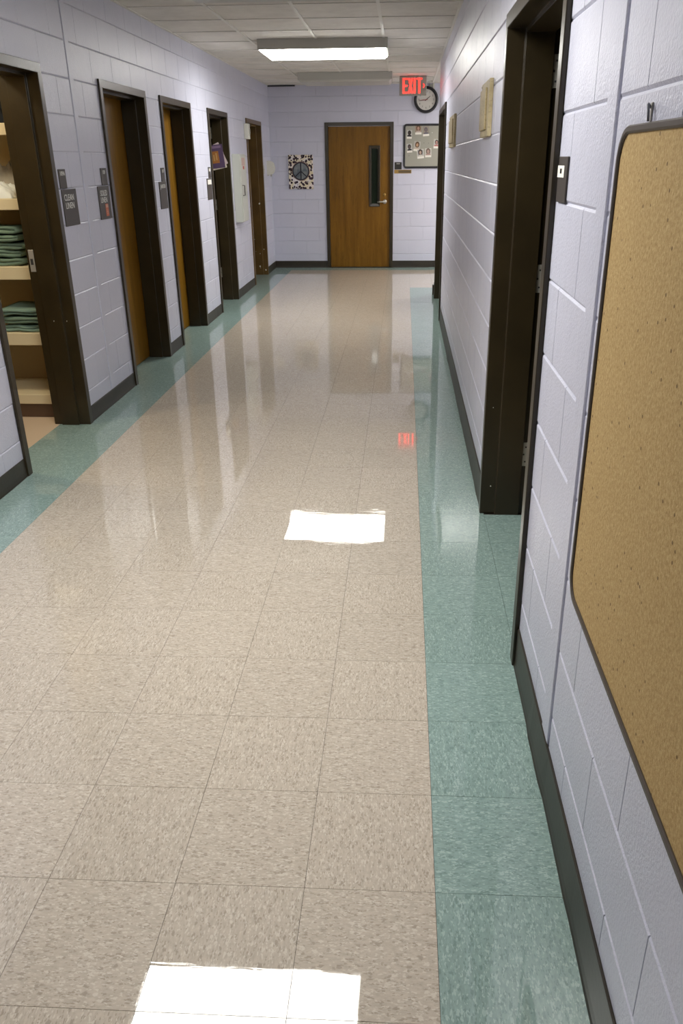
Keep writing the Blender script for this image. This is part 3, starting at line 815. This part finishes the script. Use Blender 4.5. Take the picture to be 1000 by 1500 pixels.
# wooden plaques on the right wall
for (a, b, z0, z1, lab) in ((4.02, 4.40, 1.637, 1.872, 'pale wooden plaque on the right wall nearer the camera'), (6.76, 7.40, 1.63, 1.862, 'pale wooden plaque farther down the right wall')):
    t = thing('wall_plaque', lab, 'plaque', (XR, (a + b) / 2, (z0 + z1) / 2), ROT['R'], 'wooden plaques on the right wall'); w_, h_ = b - a, z1 - z0
    obj('backing_board', box(-w_ / 2, w_ / 2, -.018, 0, -h_ / 2, h_ / 2, bev=.002), M['plaque'], t)
    obj('face_board', box(-w_ / 2 + .012, w_ / 2 - .10, -.026, -.018, -h_ / 2 + .03, h_ / 2 - .03, bev=.002), M['plaque'], t)
    for sx in (-1, 1):
        bm = bmesh.new(); addlathe(bm, [(0, -.022), (.004, -.021), (.006, -.018), (0, -.018)], 10, c=(sx * (w_ / 2 - .008), 0, h_ / 2 - .012)); obj('screw', bm, M['steel'], t)

# ------------------------------------------------------------------ peace sign art
ps = thing('peace_sign_picture', 'leopard print canvas with a peace sign on the far wall', 'picture', (-1.555, YB, 1.387))
lp = mat('leopard_print', (.6, .52, .38), .7); k = N(lp)
pp = k.pos((1, 0, 1), obj=True)
dist = k.noise(pp, 30, 2); v = k.voro(pp, 26); v.inputs['Randomness'].default_value = .85
s = k.n('ShaderNodeSeparateColor'); k.l(v.outputs['Color'], s.inputs[0])
spot = k.math('LESS_THAN', k.math('ADD', v.outputs['Distance'], k.math('MULTIPLY', dist, .35)), .66)
core = k.math('LESS_THAN', k.math('ADD', v.outputs['Distance'], k.math('MULTIPLY', dist, .3)), .34)
bgc = k.ramp(k.noise(pp, 7, 1), [(.35, (.80, .72, .68)), (.5, (.72, .64, .44)), (.65, (.78, .74, .78))])
c = k.mix(spot, bgc, (.022, .008, .018)); c = k.mix(core, c, (.13, .06, .10))
k.l(c, k.b.inputs['Base Color'])
obj('canvas', box(-.185, .185, -.02, 0, -.237, .237, bev=.002), lp, ps)
PZ = .012
bm = bmesh.new(); addlathe(bm, [(0, -.022), (.135, -.022), (.135, -.0195), (0, -.0195)], 40, c=(0, 0, PZ)); obj('rose_border', bm, flatm('dull_rose_print', (.27, .15, .13)), ps)
gm = mat('grey_blue_print', (.16, .18, .20), .6); k = N(gm); k.l(k.ramp(k.noise(k.pos(), 14, 3), [(.35, (.10, .12, .15)), (.65, (.25, .27, .27))]), k.b.inputs['Base Color'])
bm = bmesh.new(); addlathe(bm, [(0, -.024), (.118, -.024), (.118, -.022), (0, -.022)], 40, c=(0, 0, PZ)); obj('disc', bm, gm, ps)
dkb = flatm('blue_black_print', (.018, .018, .030))
bm = bmesh.new()
addring(bm, [(.127 * math.cos(q * PI / 20), PZ + .127 * math.sin(q * PI / 20)) for q in range(40)], [(.110 * math.cos(q * PI / 20), PZ + .110 * math.sin(q * PI / 20)) for q in range(40)], [(0, -.024), (0, -.026), (1, -.026), (1, -.024)])
obj('ring', bm, dkb, ps)
bm = bmesh.new(); addbox(bm, -.010, .010, -.0262, -.024, PZ - .115, PZ + .115)
for s_ in (-1, 1):
    dx, dz = s_ * .085, -.075; L = math.hypot(dx, dz); nx, nz = -dz / L * .008, dx / L * .008
    P = [(nx, PZ + nz), (dx + nx, PZ + dz + nz), (dx - nx, PZ + dz - nz), (-nx, PZ - nz)]
    addprism(bm, P, -.0260, -.0241)
obj('peace_symbol', bm, dkb, ps)

# ------------------------------------------------------------------ wall devices on the left
ec = thing('extinguisher_cabinet', 'white metal fire extinguisher cabinet on the left wall', 'cabinet', (XL, 10.17, 1.245), ROT['L'])
W, Hh, Dp = .175, .375, .085
obj('body', box(-W, W, -Dp, 0, -Hh, Hh, bev=.004), M['offwhite'], ec)
dr = obj('door', box(-W + .008, W - .008, -Dp - .012, -Dp, -Hh + .010, Hh - .010, bev=.003), M['offwhite'], ec)
bm = bmesh.new(); addtube(bm, [(-.12, -Dp - .012, .035), (-.12, -Dp - .035, .035), (-.12, -Dp - .035, -.075), (-.12, -Dp - .012, -.075)], .006, 8); obj('handle', bm, M['signbrown'], dr)
obj('label_sticker', box(-.10, .09, -Dp - .0128, -Dp - .0118, .25, .335), flatm('pale_red_label', (.50, .36, .32)), dr)
obj('lettering', text_mesh('FIRE', .05, 1., M['print_red']), None, dr, loc=(0, -Dp - .0132, .225))
fa = thing('alarm_strobe', 'white alarm unit above the extinguisher cabinet by the last doorway', 'alarm', (XL, 10.93, 1.885), ROT['L'])
obj('body', box(-.06, .06, -.055, 0, -.088, .088, bev=.006, seg=2), M['white'], fa)
o = obj('speaker_ring', box(-.038, .038, -.060, -.0545, -.05, .05, bev=.004), M['clockface'], fa)
obj('strobe_lens', box(-.022, .022, -.066, -.0595, -.03, .03, bev=.006), flatm('strobe', (.45, .45, .42)), o)
dp = thing('soap_dispenser', 'white rounded wall dispenser in the far left corner', 'dispenser', (XL, 12.58, 1.45), ROT['L'])
bm = bmesh.new(); n = 12; prof = [(0, -.092)]
pts = [(-.0, .095)] + [(.105 * math.sin(PI * i / n) ** .6, .095 * math.cos(PI * i / n)) for i in range(1, n)] + [(-.0, -.095)]
a = [bm.verts.new((-.06, -max(y_, .0), z)) for y_, z in pts]; b = [bm.verts.new((.06, -max(y_, .0), z)) for y_, z in pts]
bm.faces.new(a); bm.faces.new(b[::-1])
for i in range(len(pts)): bm.faces.new((a[i], b[i], b[(i + 1) % len(pts)], a[(i + 1) % len(pts)]))
obj('cover', bm, M['white'], dp)
obj('back_plate', box(-.055, .055, -.012, 0, -.105, .03), M['housing'], dp)
obj('nozzle', box(-.012, .012, -.06, -.04, -.115, -.075, bev=.003), M['housing'], dp)
ls = thing('light_switch', 'tiny switch plate just beyond the last left doorway', 'switch', (XL, 12.21, 1.43), ROT['L'])
obj('plate', box(-.035, .035, -.005, 0, -.057, .057, bev=.002), M['steel'], ls); obj('toggle', box(-.005, .005, -.016, -.005, -.008, .010), M['white'], ls)
cd = thing('conduit', 'short white conduit at the ceiling beside the clock', 'conduit', (.405, YB, 2.50))
bm = bmesh.new(); addbox(bm, -.012, .012, -.024, 0, -.045, .048, .002); obj('channel', bm, M['white'], cd)
bm = bmesh.new(); addbox(bm, -.055, -.013, -.03, 0, .0, .035, .003); obj('junction_box', bm, M['housing'], cd)

# leaflets on the far jamb of the fourth doorway
YJ = doorsL[3][1] - .0665
def leaflet(name, lab, x, z, w_, h_, tl, y, m):
    t = thing(name, lab, 'leaflet', (x, y, z), 0, 'leaflets hung in the fourth doorway'); t.rotation_euler = (0, tl, 0)
    obj('sheet', box(-w_ / 2, w_ / 2, -.002, 0, -h_ / 2, h_ / 2), m, t); return t
lf1 = leaflet('leaflet', 'purple leaflet with an orange panel hung in the fourth doorway', -2.150, 1.592, .20, .245, -.10, YJ - .007, flatm('purple_print', (.085, .05, .11)))
o = obj('orange_panel', box(-.085, .045, -.0026, -.002, -.07, .055), flatm('orange_print', (.33, .13, .03)), lf1)
bm = bmesh.new()
for q in range(4): addbox(bm, -.075 + q * .028, -.060 + q * .028, -.003, -.0026, -.045 + .006 * (q % 2), .035 - .008 * (q % 3), 0)
obj('drawing', bm, flatm('ochre_print', (.45, .27, .10)), o)
obj('header', box(-.05, .08, -.0026, -.002, .085, .11), flatm('mauve_print', (.20, .13, .22)), lf1)
leaflet('leaflet', 'pale leaflet fanned out behind the purple one, upper', -2.128, 1.60, .16, .24, -.42, YJ - .0042, flatm('pale_mauve_paper', (.52, .42, .42)))
leaflet('leaflet', 'cream leaflet fanned out behind the purple one, lower', -2.133, 1.575, .18, .23, -.20, YJ - .0015, flatm('cream_paper', (.62, .56, .45)))

# ------------------------------------------------------------------ linen closet
su = thing('shelf_unit', 'cream painted shelf unit in the linen closet', 'shelf', (-2.77, 4.93, 0))
X0, X1 = -.565, .555; DPT = .43
for z0, z1 in ((1.689, 1.753), (1.285, 1.349), (.882, .959), (.477, .555), (.091, .155)):
    o = obj('shelf', box(X0 + .02, X1 - .0, .02, DPT, z1 - .022, z1 - .001), M['cream'], su)
    obj('front_lip', box(X0 + .02, X1, 0, .02, z0, z1, bev=.003), M['cream'], o)
obj('side_panel', box(X0, X0 + .02, 0, DPT, 0, 2.2), M['cream'], su)
obj('side_panel', box(X1, X1 + .008, 0, DPT, 0, 2.2), M['cream'], su)
obj('back_panel', box(X0, X1, DPT, DPT + .012, 0, 2.2), M['closetwall'], su)
obj('toe_kick', box(X0 + .02, X1, .012, .03, 0, .091), M['toe'], su)
def folded(w_, d, h, lobes, seed):
    rnd = random.Random(seed); bm = bmesh.new(); lh = h / lobes; prof = []
    for i in range(lobes):
        dep = rnd.uniform(0, .018)
        for q in range(7):
            a = -PI / 2 + PI * q / 6
            prof.append((dep - math.cos(a) * lh * .48, lh * (i + .5) + math.sin(a) * lh * .48))
    prof += [(d * .5, h * .99), (d, h * .9), (d + .005, h * .5), (d, h * .06), (d * .5, .0)]
    nx = 9; rings = []
    for i in range(nx + 1):
        x = -w_ / 2 + w_ * i / nx; ring = []
        e = 1 - .0 * i
        for y_, z in prof:
            nz = noise.noise((x * 9 + seed, y_ * 7, z * 14)) * .011; ny = noise.noise((x * 11, y_ * 5 + seed, z * 22)) * .022
            sc = 1.0 if 0 < i < nx else .82
            ring.append(bm.verts.new((x + noise.noise((z * 30, seed, y_ * 8)) * .008, y_ + ny, max(0.0005, h * .5 + (z + nz - h * .5) * sc))))
        rings.append(ring)
    m_ = len(prof)
    for a, b in zip(rings, rings[1:]):
        for i in range(m_): bm.faces.new((a[i], a[(i + 1) % m_], b[(i + 1) % m_], b[i]))
    bm.faces.new(rings[0]); bm.faces.new(rings[-1][::-1])
    return bm
def stack(x, zs, n, w_, htot, group, place, mats, jit, seed):
    z = zs; h = htot / n
    words = ['lowest', 'second lowest', 'third from bottom', 'fourth from bottom', 'fifth from bottom', 'sixth from bottom', 'seventh from bottom', 'eighth from bottom']
    for i in range(n):
        wd = 'topmost' if i == n - 1 else words[i]
        o = obj('folded_linen', folded(w_, .30, h * .88, 2, seed + i), mats[i % len(mats)], loc=(x + jit * random.uniform(-1, 1), 4.965 + random.uniform(-.008, .02), z), smooth=True, rot=(0, 0, random.uniform(-.05, .05)))
        tag(o, 'folded sage green linen, %s on the %s' % (wd, place), 'linen', group); z += h
stack(-2.525, .960, 5, .36, .235, 'green linens on the middle shelf', 'closet shelf beside the latch', [M['green'], M['green']], .012, 10)
stack(-2.385, .556, 3, .28, .155, 'green linens on the lower shelf', 'lower closet shelf', [M['green2'], M['green']], .018, 40)
def heap(w_, d, h, seed, sharp=1.):
    bm = bmesh.new(); nx, ny = 34, 22; g_ = []
    for i in range(nx + 1):
        row = []
        for j in range(ny + 1):
            u_, v_ = i / nx * 2 - 1, j / ny * 2 - 1
            e = max(0, 1 - abs(u_) ** 3.5) ** .5 * max(0, 1 - abs(v_) ** 3.5) ** .5
            q = noise.noise((u_ * 1.6 + seed, v_ * 1.6, seed)) ; r_ = 1 - abs(noise.noise((u_ * 3.2 + seed, v_ * 3.2 + q * 1.2, 2))) * 2
            z = e * h * (.52 + .28 * q + .30 * sharp * r_ ** 2 * .8 + .08 * noise.noise((u_ * 9, v_ * 9, seed)))
            row.append(bm.verts.new((u_ * w_ / 2 * (1 + .04 * noise.noise((v_ * 4, seed, 1))), v_ * d / 2 * (1 + .06 * noise.noise((u_ * 4, seed, 5))), max(z, .0015))))
        g_.append(row)
    for i in range(nx):
        for j in range(ny): bm.faces.new((g_[i][j], g_[i + 1][j], g_[i + 1][j + 1], g_[i][j + 1]))
    base = bmesh.ops.extrude_face_region(bm, geom=list(bm.faces))
    for v_ in [q for q in base['geom'] if isinstance(q, bmesh.types.BMVert)]: v_.co.z = 0.0
    return bm
o = obj('crumpled_linen', heap(.42, .17, .13, 3.1), M['white_cloth'], loc=(-2.535, 5.03, 1.3495), smooth=True); tag(o, 'crumpled white linen at the front of the upper closet shelf', 'linen')
o = obj('crumpled_linen', heap(.34, .15, .25, 8.7, .8), M['grey_cloth'], loc=(-2.44, 5.22, 1.3495), smooth=True); tag(o, 'crumpled taupe linen bunched behind the white one', 'linen')
o = obj('dark_bag', heap(.36, .17, .20, 5.5), M['black_cloth'], loc=(-2.46, 5.05, 1.7535), smooth=True); tag(o, 'black cloth bag on the highest closet shelf', 'bag')
o = obj('pale_bundle', heap(.30, .12, .26, 12.5), M['teal_cloth'], loc=(-2.44, 5.22, 1.7535), smooth=True); tag(o, 'pale teal cloth bundle behind the black bag on the highest shelf', 'bundle')
